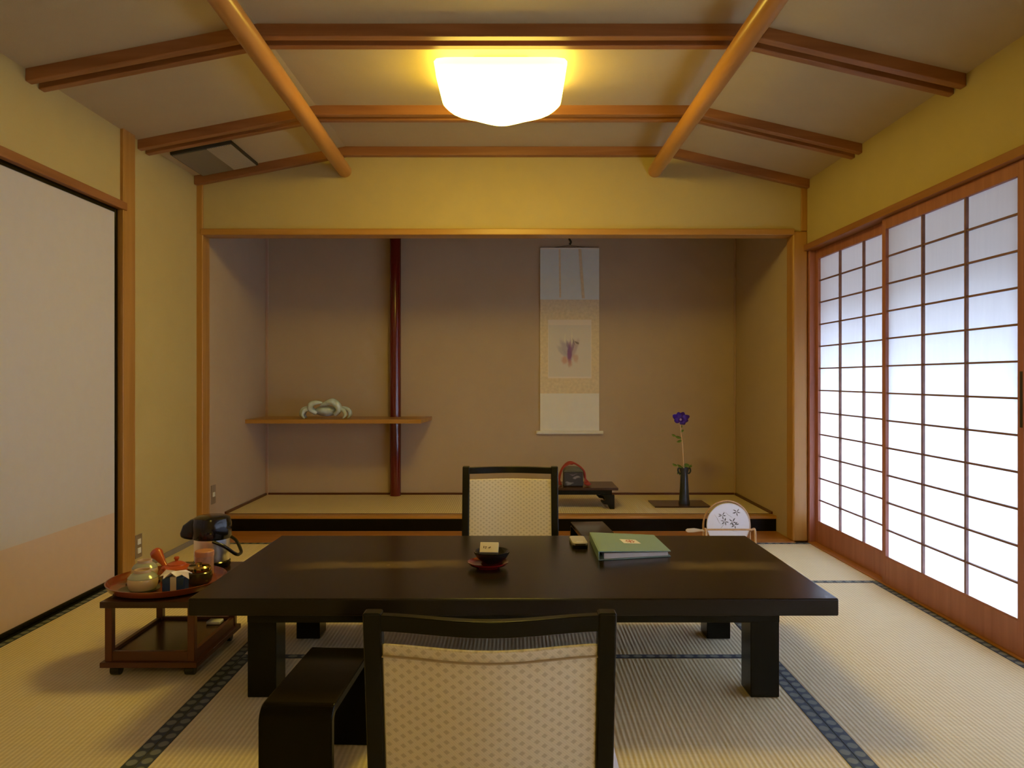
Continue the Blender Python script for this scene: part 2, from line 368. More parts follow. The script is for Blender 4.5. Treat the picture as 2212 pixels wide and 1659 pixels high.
# left wall: fusuma opening from y=.95 to 3.73
wl = MB().box(XL-.15, XL, YR, 3.75, 1.874, 2.6).box(XL-.15, XL, 3.75, YB+.02, -.055, 2.6).box(XL-.15, XL, YR, 0.95, -.055, 1.874)
struct(wl.build('wall_left', M_wall), 'sand coloured plaster wall with the sliding paper door')
wr = MB().box(XR, XR+.12, YR, YB+.06, 1.815, 2.6).box(XR, XR+.12, YR, -1.38, -.055, 1.815).box(1.82, XR+.12, YB+.06, YN+.1, -.16, 2.6)
struct(wr.build('wall_right', M_wall), 'sand coloured plaster wall above the shoji screens')
struct(B(XL-.15, XR+.12, YR-.1, YR, -.055, 2.6).build('wall_rear', M_wall), 'wall behind the viewer')
struct(B(XL, XR, YB, YB+.10, 1.905, 2.6).build('wall_back', M_wall), 'sand coloured plaster wall band above the alcove')
# alcove walls
NXL, NXR = -1.915, 1.72
struct(B(NXL-.1, NXR+.1, YN, YN+.1, -.055, 2.6).build('wall_alcove_back', M_niche), 'brown plaster back wall of the alcove')
struct(B(NXL-.1, NXL, YB+.10, YN, -.055, 2.6).build('wall_alcove_left', M_niche), 'brown plaster left wall of the alcove')
struct(B(NXR, NXR+.1, YB+.10, YN, -.055, 2.6).build('wall_alcove_right', M_niche), 'brown plaster right wall of the alcove')
struct(B(NXL-.1, NXR+.1, YB+.10, YN+.1, 2.45, 2.55).build('ceiling_alcove', W_cart[0]), 'ceiling of the alcove')  # unseen; dark wood set here to deepen the shade in the alcove top
cp = [(XL-.15, ZL-.15*(ZC-ZL)/(BL-XL)), (BL, ZC), (BR, ZC), (XR+.12, ZR-.12*(ZC-ZR)/(XR-BR))]
struct(MB().prism(cp+[(x, z+.2) for x, z in reversed(cp)], YR-.1, YB+.02).build('ceiling', M_ceil, smooth=False), 'beige papered ceiling with sloping sides')

# ceiling battens: follow the cambered ceiling from wall to wall
def batten(n, y0, y1, drop, label, x0=XL, x1=XR):
    top = [(x0, ZL), (BL, ZC), (BR, ZC), (x1, ZR)]
    poly = [(x, z+.004) for x, z in top]+[(x, z-drop) for x, z in reversed(top)]
    struct(MB().prism(poly, y0, y1).build('trim_%d' % n, W_batten[0], bev=.004), label)
batten(1, 3.015, 3.057, .050, 'nearer ceiling batten of the pair nearest the viewer')
batten(2, 3.100, 3.140, .050, 'farther ceiling batten of the pair nearest the viewer')
batten(3, 3.915, 3.957, .048, 'nearer ceiling batten of the pair behind the lamp')
batten(4, 4.000, 4.040, .048, 'farther ceiling batten of the pair behind the lamp')
batten(5, 4.61, 4.659, .052, 'ceiling batten along the wall above the alcove')
def pole(n, xa, xb, label):
    ya, yb = YR, 4.66; z = 2.276
    struct(MB().tube([(xa, ya, z), (xb, yb, z)], .0415, n=28, sub=1).build('trim_%d' % n, W_pole[1]), label)
pole(6, -.835, -1.035, 'round wooden ceiling pole on the left')
pole(7, .900, .868, 'round wooden ceiling pole on the right')

# left side woodwork
struct(B(XL-.02, XL+.022, YR, 3.775, 1.834, 1.874).build('trim_8', W_batten[1], bev=.003), 'lintel over the sliding paper door')
struct(B(XL-.02, XL+.016, 3.745, 3.865, -.0, 2.30).build('trim_9', W_light[2], bev=.004), 'upright post beside the sliding paper door')
struct(B(XL-.03, XL+.002, .95, 3.745, -.02, 0.008).build('trim_10', M_blacks), 'black threshold track of the paper door')
# alcove posts and lintel
struct(B(NXL-.03, NXL+.012, YB-.012, YB+.10, 0, 2.2).build('trim_11', W_light[2], bev=.006), 'left post of the alcove opening')
struct(MB().box(NXR-.010, XR+.005, YB-.012, YB+.10, 0, 1.905).build('trim_12', W_light[2], bev=.014, seg=3), 'right post of the alcove opening')
struct(B(NXR+.045, XR, YB-.012, YB+.005, 1.905, 2.2).build('trim_13', W_light[2], bev=.003), 'slim strip in the right corner above the alcove')
struct(B(NXL, NXR, YB-.018, YB+.11, 1.880, 1.918).build('trim_14', W_light[0], bev=.004), 'lintel across the alcove')
struct(B(NXL, NXL+.020, YN-.020, YN, .08, 2.45).build('trim_15', W_pale[2], bev=.003), 'thin strip in the left back corner of the alcove')
struct(B(NXR-.014, NXR, YN-.014, YN, .08, 2.45).build('trim_16', W_pale[2], bev=.003), 'thin strip in the right back corner of the alcove')
# alcove floor: wooden board, lacquered kerb, raised platform
struct(B(NXL, NXR, YB-.035, 4.965, -.055, 0.004).build('trim_17', W_board[0], bev=.002), 'amber floor board in front of the alcove step')
struct(B(NXL, NXR, 4.965, 5.035, 0.0, 0.083).build('trim_18', M_black, bev=.003), 'black lacquered kerb of the alcove')
struct(B(NXL, NXR, 4.962, 5.035, .083, .103).build('trim_19', W_light[0], bev=.002), 'light wooden strip on the kerb')
struct(B(NXL, NXR, 5.035, YN, -.055, .085).build('floor_alcove', M_blacks), 'platform of the alcove')
struct(MB().box(NXL, NXL+.012, 5.035, YN, .085, .118).box(NXR-.012, NXR, 5.035, YN, .085, .118).box(NXL+.012, NXR-.012, YN-.012, YN, .085, .118).box(NXL+.012, NXR-.012, 5.0355, 5.047, .085, .1045).build('baseboard_alcove', W_cart[0]), 'dark edging around the alcove mat')
struct(B(XL, XL+.006, 3.865, YB-.03, 0, .03).build('baseboard_left', M_base_grey), 'low skirting of the left wall')
# right side: head track, sill, jamb
struct(MB().box(XR-.022, XR+.10, -1.38, YB-.01, 1.782, 1.818).build('trim_20', W_batten[1], bev=.003), 'head track over the shoji screens')
struct(MB().box(XR-.004, XR+.10, -1.38, YB-.03, -.05, .006).build('trim_21', W_board[1], bev=.002), 'sill track under the shoji screens')
struct(MB().box(XR+.006, XR+.12, YB-.03, YB+.06, -.16, 1.785).build('trim_22', W_shoji[2], bev=.003), 'jamb beside the shoji screens')

# shoji screens
def shoji(n, y0, y1, x0, label, rows=12, cols=3):
    r = bpy.data.objects.new('door_%d' % n, None); C.objects.link(r); r.location = (x0, (y0+y1)/2, .006); struct(r, label)
    w = y1-y0; h = 1.776; t = .028; st = .034; tr = .055; br = .125; a, b = -w/2, w/2
    f = MB().box(0, t, a, a+st, 0, h).box(0, t, b-st, b, 0, h).box(.001, t-.001, a+st, b-st, h-tr, h).box(.001, t-.001, a+st, b-st, 0, br)
    f.build('frame', W_shoji[2], r, bev=.002)
    g = MB(); ya, yb = a+st, b-st
    for i in range(1, cols):
        y = ya+(yb-ya)*i/cols; g.box(.004, .016, y-.0055, y+.0055, br, h-tr)
    for k in range(1, rows):
        z = br+(h-tr-br)*k/rows; g.box(.007, .0162, ya, yb, z-.0038, z+.0038)
    g.build('lattice', W_kumi[1], r, smooth=False)
    B(.0165, .0175, ya-.004, yb+.004, br-.004, h-tr+.004).build('paper', M_shoji_paper, r, smooth=False)
    MB().box(.0025, .005, ya, yb, br+.000, br+.007).build('bottom_bead', W_shoji[1], r)
    return r
shoji(1, 3.690, 4.632, XR+.044, 'sliding paper screen beside the alcove post')
shoji(2, 2.690, 3.725, XR+.008, 'large sliding paper screen at the right edge of the view')
d3 = shoji(3, 1.70, 2.735, XR+.044, 'sliding paper screen beyond the right edge')
shoji(4, .68, 1.735, XR+.008, 'sliding paper screen beside the viewer')
shoji(8, -.34, .715, XR+.044, 'sliding paper screen added behind the viewer for more daylight')  # unseen screens added so more daylight reaches the near chair
shoji(9, -1.36, -.305, XR+.008, 'last sliding paper screen added behind the viewer for more daylight')  # likewise unseen, added for its daylight
B(-.001, .003, .478, .492, .86, 1.06).build('finger_pull', M_gedge, bpy.data.objects['door_2'])
bpy.data.objects['finger_pull'].location = (0, -.99, -.04)

# fusuma
def fusuma(n, y0, y1, x, label):
    r = bpy.data.objects.new('door_%d' % n, None); C.objects.link(r); r.location = (x, (y0+y1)/2, .008); struct(r, label)
    a, b = -(y1-y0)/2, (y1-y0)/2; h = 1.826; e = .020
    MB().box(-.02, .006, a, a+e, 0, h).box(-.02, .006, b-e, b, 0, h).box(-.02, .006, a+e, b-e, h-e, h).box(-.02, .006, a+e, b-e, 0, e).build('frame', M_black, r, bev=.002)
    B(-.018, 0, a+e, b-e, .337, h-e).build('upper_paper', M_fusuma, r, smooth=False)
    B(-.018, 0, a+e, b-e, e, .337).build('lower_paper', M_fusumb, r, smooth=False)
fusuma(5, 2.76, 3.735, XL-.012, 'sliding paper door on the left, grey above and tan below')
fusuma(6, 1.83, 2.80, XL-.045, 'second sliding paper door on the left')
fusuma(7, .95, 1.87, XL-.012, 'third sliding paper door on the left')
struct(B(XL-.20, XL-.15, .8, 3.9, -.05, 1.95).build('wall_corridor', M_wall), 'closing wall behind the paper doors')

# outside: veranda, eave, garden ground
struct(B(XR+.10, XR+1.0, -4.0, 6.2, -.16, -.06).build('floor_veranda', M_deck), 'veranda floor outside the screens')
struct(B(XR+1.0, XR+30, -15, 25, -.60, -.45).build('ground_garden', M_ground), 'dark gravel garden outside')  # gravel darkened so less bounce light reaches the upper screens
struct(B(XR+.12, XR+1.25, -4.2, 6.4, 1.93, 2.03).build('ceiling_veranda', W_batten[1]), 'veranda eave outside the screens')
struct(B(XR+1.20, XR+1.25, -4.2, 6.4, 1.36, 1.93).build('trim_23', W_batten[1]), 'unseen board added under the veranda eave to shade the upper screens')  # added light blocker, hung low to darken the top of the paper

# ------------------------------------------------------------------ tatami mats
def heri(parent, cx, cy, L, along, w=.034, z=.0):
    o = B(-L/2, L/2, -w/2, w/2, z-.004, z+.0012).build('cloth_border', M_heri, parent, smooth=False, loc=(cx, cy, 0), rot=(0, 0, 0 if along == 'x' else PI/2))
    return o
def tatami(x0, x1, y0, y1, label, borders, name='tatami_mat', z=0.0, th=.05):
    cx, cy = (x0+x1)/2, (y0+y1)/2; g = .001
    r = thing(name, label, 'tatami mat', (cx, cy, z), 0, 'tatami mats' if name == 'tatami_mat' else None)
    hx, hy = (x1-x0)/2-g, (y1-y0)/2-g
    B(-hx, hx, -hy, hy, -th, 0).build('rush_surface', M_tatami, r, smooth=False)
    for bd in borders:
        if bd == 'l': heri(r, -hx+.017, 0, 2*hy, 'y')
        if bd == 'r': heri(r, hx-.017, 0, 2*hy, 'y')
        if bd == 'n': heri(r, 0, -hy+.017, 2*hx, 'x')
        if bd == 'f': heri(r, 0, hy-.017, 2*hx, 'x')
    return r
SL, SR = -.975, .905; YE = YB-.036; XRi = XR-.004
tatami(XL, SL, 1.84, 3.72, 'tatami mat along the left paper door, under the wheeled tea cart', 'lr')
tatami(SR, XRi, 1.84, 3.72, 'long tatami mat at the right beside the shoji screens', 'lr')
tatami(XL, SL, 3.72, YE, 'tatami mat in the far left corner behind the vacuum flask', 'nf')
tatami(SR, XRi, 3.72, YE, 'short tatami mat in the far right corner by the alcove post', 'nf')
tatami(SL, SR, 2.715, 3.66, 'tatami mat lying crosswise under the back of the black table', 'nf')
tatami(SL, SR, 3.66, YE, 'tatami mat lying crosswise under the far chair, along the alcove board', 'f')
tatami(SL, -.035, .84, 2.715, 'tatami mat under the near black armrest, left of the near chair', 'lr')
tatami(-.035, SR, .84, 2.715, 'tatami mat in the foreground between the near chair and the right table leg', 'lr')
tatami(XL, -.06, -1.04, .84, 'tatami mat behind the viewer on the left', 'nf')
tatami(-.06, XRi, -1.04, .84, 'tatami mat behind the viewer on the right', 'nf')
struct(B(XL, XRi, YR, -1.042, -.05, 0).build('floor_rear', M_tatami), 'mats in the part of the room behind the viewer')
tatami(XL, SL, .84, 1.84, 'square tatami mat at the lower left, nearest the viewer', 'nf')
tatami(SR, XRi, .84, 1.84, 'square tatami mat at the lower right, nearest the viewer', 'nf')
tatami(NXL+.013, NXR-.013, 5.047, YN-.013, 'long thin mat covering the raised alcove platform', '', name='alcove_mat', z=.103, th=.018)
NZ = .103

# ------------------------------------------------------------------ alcove post, shelf
p = MB().tube([(0, 0, 0), (0, 0, 2.345)], .043, n=28, sub=1).build('alcove_post', M_red, loc=(-.905, YN-.058, NZ+.001))
tag(p, 'glossy dark red round post standing against the alcove back wall', 'post')
# notch of the shelf around the post: the plan outline itself goes round the post
def shelf_outline():
    pts = [(NXL, 5.42), (-.66, 5.42), (-.63, YN)]
    cx, cy, r = -.905, YN-.058, .0435
    a0 = math.asin(.058/r) if .058 < r else None
    pts += [(cx+r+.0005, YN), (cx+r+.0005, cy)]
    for k in range(1, 16): a = -PI*k/16; pts.append((cx+(r+.0005)*math.cos(a), cy+(r+.0005)*math.sin(a)))
    pts += [(cx-r-.0005, cy), (cx-r-.0005, YN), (NXL, YN)]
    return pts
o = MB().prism(shelf_outline(), .680, .708, axis='z').build('wall_shelf', W_light[0], smooth=False)
tag(o, 'thin wooden wall shelf in the alcove running past the red post', 'shelf')

# crab ornament on the shelf
cr = thing('crab_ornament', 'small celadon ceramic crab figure on the alcove shelf', 'ornament', (-1.37, 5.55, .709))
bd = MB().ellipsoid((0, .0, .056), .082, .062, .040, mtx=rx(-12))
bd.build('body', M_celad, cr)
for s in (-1, 1):
    if s == -1:
        MB().tube([(-.062, -.035, .04), (-.098, -.055, .066), (-.094, -.06, .102), (-.06, -.06, .118), (-.012, -.055, .118)], [.013, .018, .022, .017, .006], n=12).build('claw', M_celad, cr)
    else:
        MB().tube([(.075, -.035, .03), (.104, -.055, .058), (.098, -.06, .098), (.06, -.06, .124), (.0, -.055, .108), (-.03, -.05, .095)], [.014, .019, .027, .026, .015, .004], n=12).build('claw', M_celad, cr)
    for k, (yy, rr, hh) in enumerate([(-.045, .150, .060), (-.01, .172, .066), (.03, .165, .060)]):
        MB().tube([(s*.07, yy*.6, .035), (s*.11, yy, hh+.008), (s*(rr-.008), yy*1.3, hh), (s*(rr+.006), yy*1.5, .028), (s*(rr-.012), yy*1.5, .004)], [.012, .016, .016, .012, .005], n=10).build('leg', M_celad, cr)

# hanging scroll
sc = thing('hanging_scroll', 'long white and tan hanging scroll with a small purple painting on the alcove wall', 'hanging scroll', ((1231-CX)*5.85/F, YN-.012, .571))
H = 1.435; w = .228
MB().box(-w, w, 0, .003, .02, .315).build('lower_silk', M_scroll_white, sc, smooth=False)
MB().box(-w, w, 0, .003, .315, 1.040).build('brocade', M_scroll_tan, sc, smooth=False)
MB().box(-w, w, 0, .003, 1.040, H).build('upper_silk', M_scroll_blue, sc, smooth=False)
blobs = [(0, 0, .34, .46, 0, (.66, .62, .58), 0.4),
         (-.03, .0, .035, .11, -28, (.30, .26, .42), .55), (-.055, -.02, .03, .08, -40, (.40, .40, .48), .6), (.035, .0, .03, .11, 22, (.42, .30, .38), .6),
         (.0, -.03, .022, .13, 2, (.27, .10, .30), .9), (-.012, .02, .016, .07, -14, (.22, .14, .32), .7), (.02, .01, .014, .08, 14, (.25, .15, .28), .7),
         (-.04, -.085, .035, .04, 10, (.60, .24, .15), .6), (.045, -.07, .03, .045, -15, (.58, .28, .20), .5), (0, -.11, .025, .04, 0, (.60, .30, .22), .5),
         (-.035, .085, .008, .045, 0, (.75, .72, .62), 1.), (.018, .09, .008, .055, 0, (.78, .74, .62), 1.), (.055, .05, .03, .008, 35, (.12, .10, .10), .7), (.03, .06, .008, .04, -20, (.2, .15, .2), .6)]
M_art = painted('painted_flowers', (.70, .66, .63), blobs, distort=.012, nscale=22)
MB().box(-.168, .168, -.0012, .0, .432, .885).build('artwork_border', mat('pale_silk', (.78, .70, .64), .8), sc, smooth=False)
MB().box(-.163, .163, -.0018, -.0004, -.212, .186).build('painting', M_art, sc, smooth=False, loc=(0, -.0006, .657))
MB().tube([(-.258, -.006, .013), (.258, -.006, .013)], .014, n=16, sub=1).build('bottom_roller', M_scroll_white, sc)
MB().tube([(-w, 0, H+.002), (w, 0, H+.002)], .006, n=10, sub=1).build('top_rod', M_scroll_white, sc)
g = MB().tube([(-.13, 0, H+.006), (0, -.002, H+.024), (.13, 0, H+.006)], .0015, n=6, sub=1)
g.build('hanging_cord', M_vase, sc)
def strip(x, x2, z1, z0, wd, col):
    m = MB(); m.prism([(x-wd, z1), (x+wd, z1), (x2+wd, z0), (x2-wd, z0)], -.003, -.0015, axis='y'); m.build('hanging_band', col, sc, smooth=False)
strip(-.078, -.073, H-.005, 1.055, .007, M_scroll_tan)
strip(.078, .105, H-.005, 1.05, .011, M_scroll_tan)
hk = MB().tube([(0, 0, .10), (.006, -.01, .07), (-.004, -.012, .045), (.008, -.012, .02), (0, -.006, -.0)], .008, n=10)
o = hk.build('scroll_hook', M_vase, loc=((1231-CX)*5.85/F, YN-.012, 2.035)); tag(o, 'small dark twisted hook above the hanging scroll', 'hook')

# low table in the alcove with the corded box
lt = thing('display_table', 'small dark low table with curled feet standing in the alcove', 'table', (.395, 5.37, NZ))
ht = .148
B(-.325, .325, -.165, .165, ht-.018, ht).build('tabletop', M_cartt, lt, bev=.004)
MB().box(-.285, .285, -.140, .140, ht-.05, ht-.018).build('apron', M_blacks, lt, bev=.003)
for sx_ in (-1, 1):
    for sy_ in (-1, 1):
        m = MB()
        prof = [(.285, ht-.05), (.300, ht-.05), (.300, .0), (.268, 0), (.262, .012), (.255, .03), (.225, .035), (.205, .055), (.215, .062), (.228, .055), (.238, .066), (.228, .085), (.205, ht-.05)]
        prof = [(sx_*a, b) for a, b in prof]
        y0, y1 = (-.155, -.118) if sy_ < 0 else (.118, .155)
        m.prism(prof, y0, y1, axis='y'); m.build('leg', M_blacks, lt, bev=.003)
bx = thing('lacquer_box', 'dark painted box tied with a red cord on the alcove low table', 'box', (.262+.155, 5.33, NZ+ht+.001), .0)
bw = .068
B(-bw, bw, -.055, .055, 0, .098).build('box_body', painted('ink_grey_box', (.05, .048, .055), [(.02, .06, .03, .01, 10, (.25, .23, .24), .9), (-.025, .02, .035, .009, -5, (.22, .22, .22), .9), (0, .085, .03, .006, 0, (.2, .15, .2), .8)], rough=.35), bx, bev=.006)
m = MB(); m.prism([(-bw-.002, .099), (-bw+.006, .114), (-.03, .130), (.03, .130), (bw-.006, .114), (bw+.002, .099)], -.057, .057, axis='y'); m.build('lid', mat('mossy_lid', (.10, .10, .065), .35), bx, bev=.004)
m = MB()
for dy in (-.02, .0, .02):
    m.tube([(-.088+dy*.3, -.02, .004), (-.094, dy, .05), (-.075, dy, .115), (-.03, dy*.6, .155+dy*.3), (.02, dy*.5, .150), (.075, dy, .105), (.086, dy, .05), (.100+dy, -.03, .012)], .006, n=8)
m.ellipsoid((.100, -.045, .014), .022, .02, .013); m.ellipsoid((-.01, 0, .152), .02, .014, .009)
m.build('cord', M_cord, bx)

# flower vase on its board
fb = B(-.195, .195, -.135, .135, 0, .010).build('vase_board', M_cartt, bev=.002, loc=(1.178, 5.405, NZ+.001)); tag(fb, 'thin dark board under the flower vase in the alcove', 'board')
vz = NZ+.0115
vs = thing('flower_vase', 'tall slim slate coloured vase with pinched neck on the dark board', 'vase', ((1479-CX)*5.37/F, 5.385, vz))
MB().lathe([(0, 0), (.039, 0), (.0395, .006), (.036, .03), (.030, .12), (.027, .19), (.025, .215), (.031, .232), (.033, .248), (.033, .255), (.027, .253), (.024, .235), (.022, .2), (0, .19)], 28).build('vase_body', M_vase, vs)
for s in (-1, 1):
    MB().tube([(s*.028, 0, .21), (s*.043, 0, .225), (s*.042, 0, .247), (s*.032, 0, .252)], .006, n=8).build('ear', M_vase, vs)
fl = thing('cut_flower', 'single violet flower on a pale stem standing in the alcove vase', 'flower', ((1479-CX)*5.37/F, 5.385, vz+.195))
MB().tube([(0, 0, .0), (-.006, 0, .11), (-.012, 0, .22), (-.022, 0, .30), (-.028, -.004, .392)], [.0042, .004, .0036, .003], n=8).build('stem', M_stem, fl)
def petal(ang, tilt, L, Wd):
    m = MB(); rows = 7; cols = 5
    vs_ = []
    for i in range(rows):
        t = i/(rows-1)
        ww = Wd*math.sin(PI*min(1, .10+.86*t))**.8+.001
        for j in range(cols):
            u = (j/(cols-1)-.5)*2
            vs_.append((u*ww, .008*math.sin(t*PI*1.2)-.006*u*u+.004*math.sin(t*9+j), .006+L*t))
    fs = [(i*cols+j, i*cols+j+1, (i+1)*cols+j+1, (i+1)*cols+j) for i in range(rows-1) for j in range(cols-1)]
    n = len(vs_); back = [(a, b+.0015, c) for a, b, c in vs_]
    fs2 = [tuple(reversed([q+n for q in f])) for f in fs]
    m.add(vs_+back, fs+fs2, T(-.03, -.012, .402) @ rx(-15) @ ry(ang) @ rx(tilt)); return m
for k, a in enumerate([72, 25, -20, -65, -110, 150, 105]):
    petal(a, [14, 8, 12, 10, 20, 16, 12][k], [.062, .050, .048, .058, .052, .046, .05][k], .020).build('petal', M_violet, fl)
MB().ellipsoid((-.03, -.022, .402), .009, .009, .009).build('flower_centre', M_stamen, fl)
def leaf(x, y, z, L, ang, wd=.012, tilt=20):
    n = 7; vs_ = []; fs = []
    for i in range(n):
        t = i/(n-1); ww = wd*math.sin(PI*min(1, max(.02, t)))**.8
        for j in (-1, 0, 1): vs_.append((L*t, j*ww, .006*abs(j)-.02*t*t*L/.05))
    for i in range(n-1):
        for j in range(2): fs.append((i*3+j, i*3+j+1, i*3+j+4, i*3+j+3))
    k = len(vs_); fs += [tuple(reversed([q+k for q in f])) for f in fs]
    vs_ += [(a, b, c-.0012) for a, b, c in vs_]
    return MB().add(vs_, fs, T(x, y, z) @ ry(-ang) @ rx(tilt+50))
for (x, y, z, L, a, wd) in [(-.01, 0, .055, .045, 150, .010), (-.05, 0, .075, .035, 170, .009), (-.004, 0, .045, .05, -120, .013), (-.01, 0, .07, .05, 15, .014), (.03, 0, .062, .03, 25, .008),
                           (-.02, 0, .27, .045, 170, .010), (-.06, 0, .285, .03, 165, .008), (-.02, 0, .255, .035, -150, .010), (-.025, 0, .31, .03, 40, .008), (-.025, 0, .36, .02, -60, .007), (-.04, 0, .04, .03, -100, .010)]:
    leaf(x, y, z, L, a, wd).build('leaf', M_leaf, fl)
for tw in ([(-.008, 0, .06), (-.05, 0, .078), (-.082, 0, .09)], [(-.015, 0, .25), (-.06, 0, .285), (-.088, 0, .295)], [(-.008, 0, .06), (.03, 0, .07), (.055, 0, .085)]):
    MB().tube(tw, .0012, n=6).build('twig', M_leaf, fl)

# ------------------------------------------------------------------ big lacquered table
tb = thing('low_dining_table', 'large black lacquered low table in the middle of the mats', 'table', (0, 2.695, 0))
TH = .35; hx, hy = .962, .452
B(-hx, hx, -hy, hy, TH-.052, TH).build('tabletop', M_ttop, tb, bev=.005, seg=3)
ap = MB().box(-.805, .805, -.40, -.375, TH-.088, TH-.052).box(-.805, .805, .375, .40, TH-.088, TH-.052).box(-.805, -.78, -.375, .375, TH-.088, TH-.052).box(.78, .805, -.375, .375, TH-.088, TH-.052)
ap.build('apron', M_blacks, tb, bev=.002)
for sx_ in (-1, 1):
    for y0 in (-.318, .218):
        x0, x1 = (.743, .833) if sx_ > 0 else (-.833, -.743)
        B(x0, x1, y0, y0+.10, 0.0015, TH-.052).build('leg', M_blacks, tb, bev=.003)

# ------------------------------------------------------------------ legless chairs
def make_chair(label, group):
    """origin on the floor under the backrest; the sitter faces +y"""
    r = thing('legless_chair', label, 'chair', (0, 0, 0), 0, group)
    HW = .231; HT = .575; lean = .085          # top leans back (towards -y)
    def yy(z): return -.0-lean*max(0, z-.03)/.54
    def bow(x): return -.040*.5*(1+math.cos(PI*x/HW))     # plan curve of rails and panel
    for s in (-1, 1):
        m = MB(); x0, x1 = (HW-.034, HW) if s > 0 else (-HW, -HW+.034)
        prof = [(yy(z)-.016, z) for z in (.03, .15, .30, .45, HT)]+[(yy(z)+.016, z) for z in (HT, .45, .30, .15, .03)]
        m.prism(prof, x0, x1, axis='x'); m.build('post', M_blacks, r, bev=.005, seg=3)
    def curved(z0, z1, t, xs0, xs1, n=14, off=0.0, puff=0.0):
        m = MB(); vs_ = []; fs = []
        nz = 6 if puff else 2
        def ring(side):
            for j in range(nz):
                z = z0+(z1-z0)*j/(nz-1)
                for i in range(n+1):
                    x = xs0+(xs1-xs0)*i/n
                    pf = puff*(1-abs(2*i/n-1)**4)*(1-abs(2*j/(nz-1)-1)**4) if puff else 0
                    vs_.append((x, yy(z)+bow(x)+off+side*(t/2+pf), z))
        ring(-1); ring(1); N = (n+1)*nz
        for q in (0, N):
            for j in range(nz-1):
                for i in range(n):
                    f = (q+j*(n+1)+i, q+j*(n+1)+i+1, q+(j+1)*(n+1)+i+1, q+(j+1)*(n+1)+i); fs.append(f)
        for i in range(n):
            fs.append((i, i+1, N+i+1, N+i)); t_ = (nz-1)*(n+1); fs.append((t_+i, t_+i+1, N+t_+i+1, N+t_+i))
        for j in range(nz-1):
            for i in (0, n): a = j*(n+1)+i; b_ = a+n+1; fs.append((a, b_, N+b_, N+a))
        return m.add(vs_, fs)
    curved(HT-.036, HT-.005, .022, -HW+.030, HW-.030).build('top_rail', M_blacks, r, bev=.003)
    curved(.09, HT-.063, .014, -HW+.033, HW-.033, puff=.008).build('back_panel', M_fabric, r, bev=.004)
    m = curved(HT-.0835, HT-.0815, .014, -HW+.034, HW-.034, off=-.0095); m.build('seam_piping', M_seam, r)
    curved(.05, .085, .022, -HW+.030, HW-.030).build('lower_rail', M_blacks, r, bev=.003)
    B(-HW, HW, -.015, .40, .012, .032).build('seat', M_blacks, r, bev=.006)
    for s in (-1, 1): B(*sorted((s*(HW-.01), s*(HW-.05))), .0, .38, .0015, .012).build('runner', M_blacks, r)
    return r
c1 = make_chair('near legless chair seen from behind, cream patterned back in a black frame', 'legless chairs at the table')
c1.location = (-.043, 1.475, 0)
c2 = copy_tree(c1); c2.location = (-.015, 3.60, 0); c2.rotation_euler = (0, 0, PI)
c2['label'] = 'far legless chair facing the viewer behind the table, in front of the alcove'

def cushion(loc, label, hw=.302, hd=.275):
    m = MB(); n = 16; vs_ = []; fs = []
    for s in (-1, 1):
        for i in range(n+1):
            for j in range(n+1):
                u = 2*i/n-1; v = 2*j/n-1
                h = .050*((1-u**4)*(1-v**4))**.45
                c_ = .98-.05*(1-abs(u*v))*0
                pin = 1-.035*(1-u*u)*abs(v)**6-.0
                vs_.append((hw*u*(1-.03*(1-v*v)), hd*v*(1-.03*(1-u*u)), .037+s*h+.002*math.sin(7*u+3*v)*(1-u**4)*(1-v**4)))
    N = (n+1)**2
    for q in (0, N):
        for i in range(n):
            for j in range(n): a = q+i*(n+1)+j; fs.append((a, a+1, a+n+2, a+n+1))
    o = m.add(vs_, fs).build('floor_cushion', M_cush, loc=loc); tag(o, label, 'cushion', 'floor cushions on the chairs'); return o
cushion((-.044, 1.790, .0465), 'pale lavender floor cushion on the seat of the near chair')
cushion((-.015, 3.290, .0465), 'pale lavender floor cushion on the seat of the far chair')

# ------------------------------------------------------------------ armrests
def armrest(label):
    r = thing('armrest', label, 'armrest', (0, 0, 0), 0, 'black armrests beside the chairs')
    L = .41; h = .27; t = .022; R_ = .035
    outer = [(-L/2, 0.0015), (-L/2, h-R_)]+[(-L/2+R_-R_*math.cos(a), h-R_+R_*math.sin(a)) for a in [PI/2*k/6 for k in range(1, 7)]]
    outer += [(L/2-R_+R_*math.sin(a), h-R_+R_*math.cos(a)) for a in [PI/2*k/6 for k in range(0, 7)]]+[(L/2, 0.0015)]
    ri = R_-t
    inner = [(L/2-t, 0.0015), (L/2-t, h-R_)]+[(L/2-R_+ri*math.cos(a), h-R_+ri*math.sin(a)) for a in [PI/2*k/6 for k in range(1, 7)]]
    inner += [(-L/2+R_-ri*math.sin(a), h-R_+ri*math.cos(a)) for a in [PI/2*k/6 for k in range(0, 7)]]+[(-L/2+t, 0.0015)]
    poly = outer+inner
    n = len(poly); no = len(outer)
    vs_ = [(-.083, a, b) for a, b in poly]+[(.083, a, b) for a, b in poly]; fs = [(i, i+n, (i+1) % n+n, (i+1) % n) for i in range(n)]
    # side faces as quads between the outer and inner outlines
    for k in range(no-1):
        a, b = k, k+1; c_, d_ = n-1-k, n-2-k
        fs.append((a, b, d_, c_)); fs.append((a+n, c_+n, d_+n, b+n))
    MB().add(vs_, fs).build('bent_board', M_black, r, bev=.004, seg=3)
    return r
def at_px(px, D): return (px-CX)*D/F
a1 = armrest('near glossy black arched armrest on the mat left of the near chair'); a1.location = (-.475, 1.885, 0)
a1.rotation_euler = (0, 0, math.radians(-2.5))
a2 = copy_tree(a1); a2.location = (.388, 3.705, 0); a2.rotation_euler = (0, 0, math.radians(4)); a2['label'] = 'far black arched armrest behind the green folder, in front of the alcove'

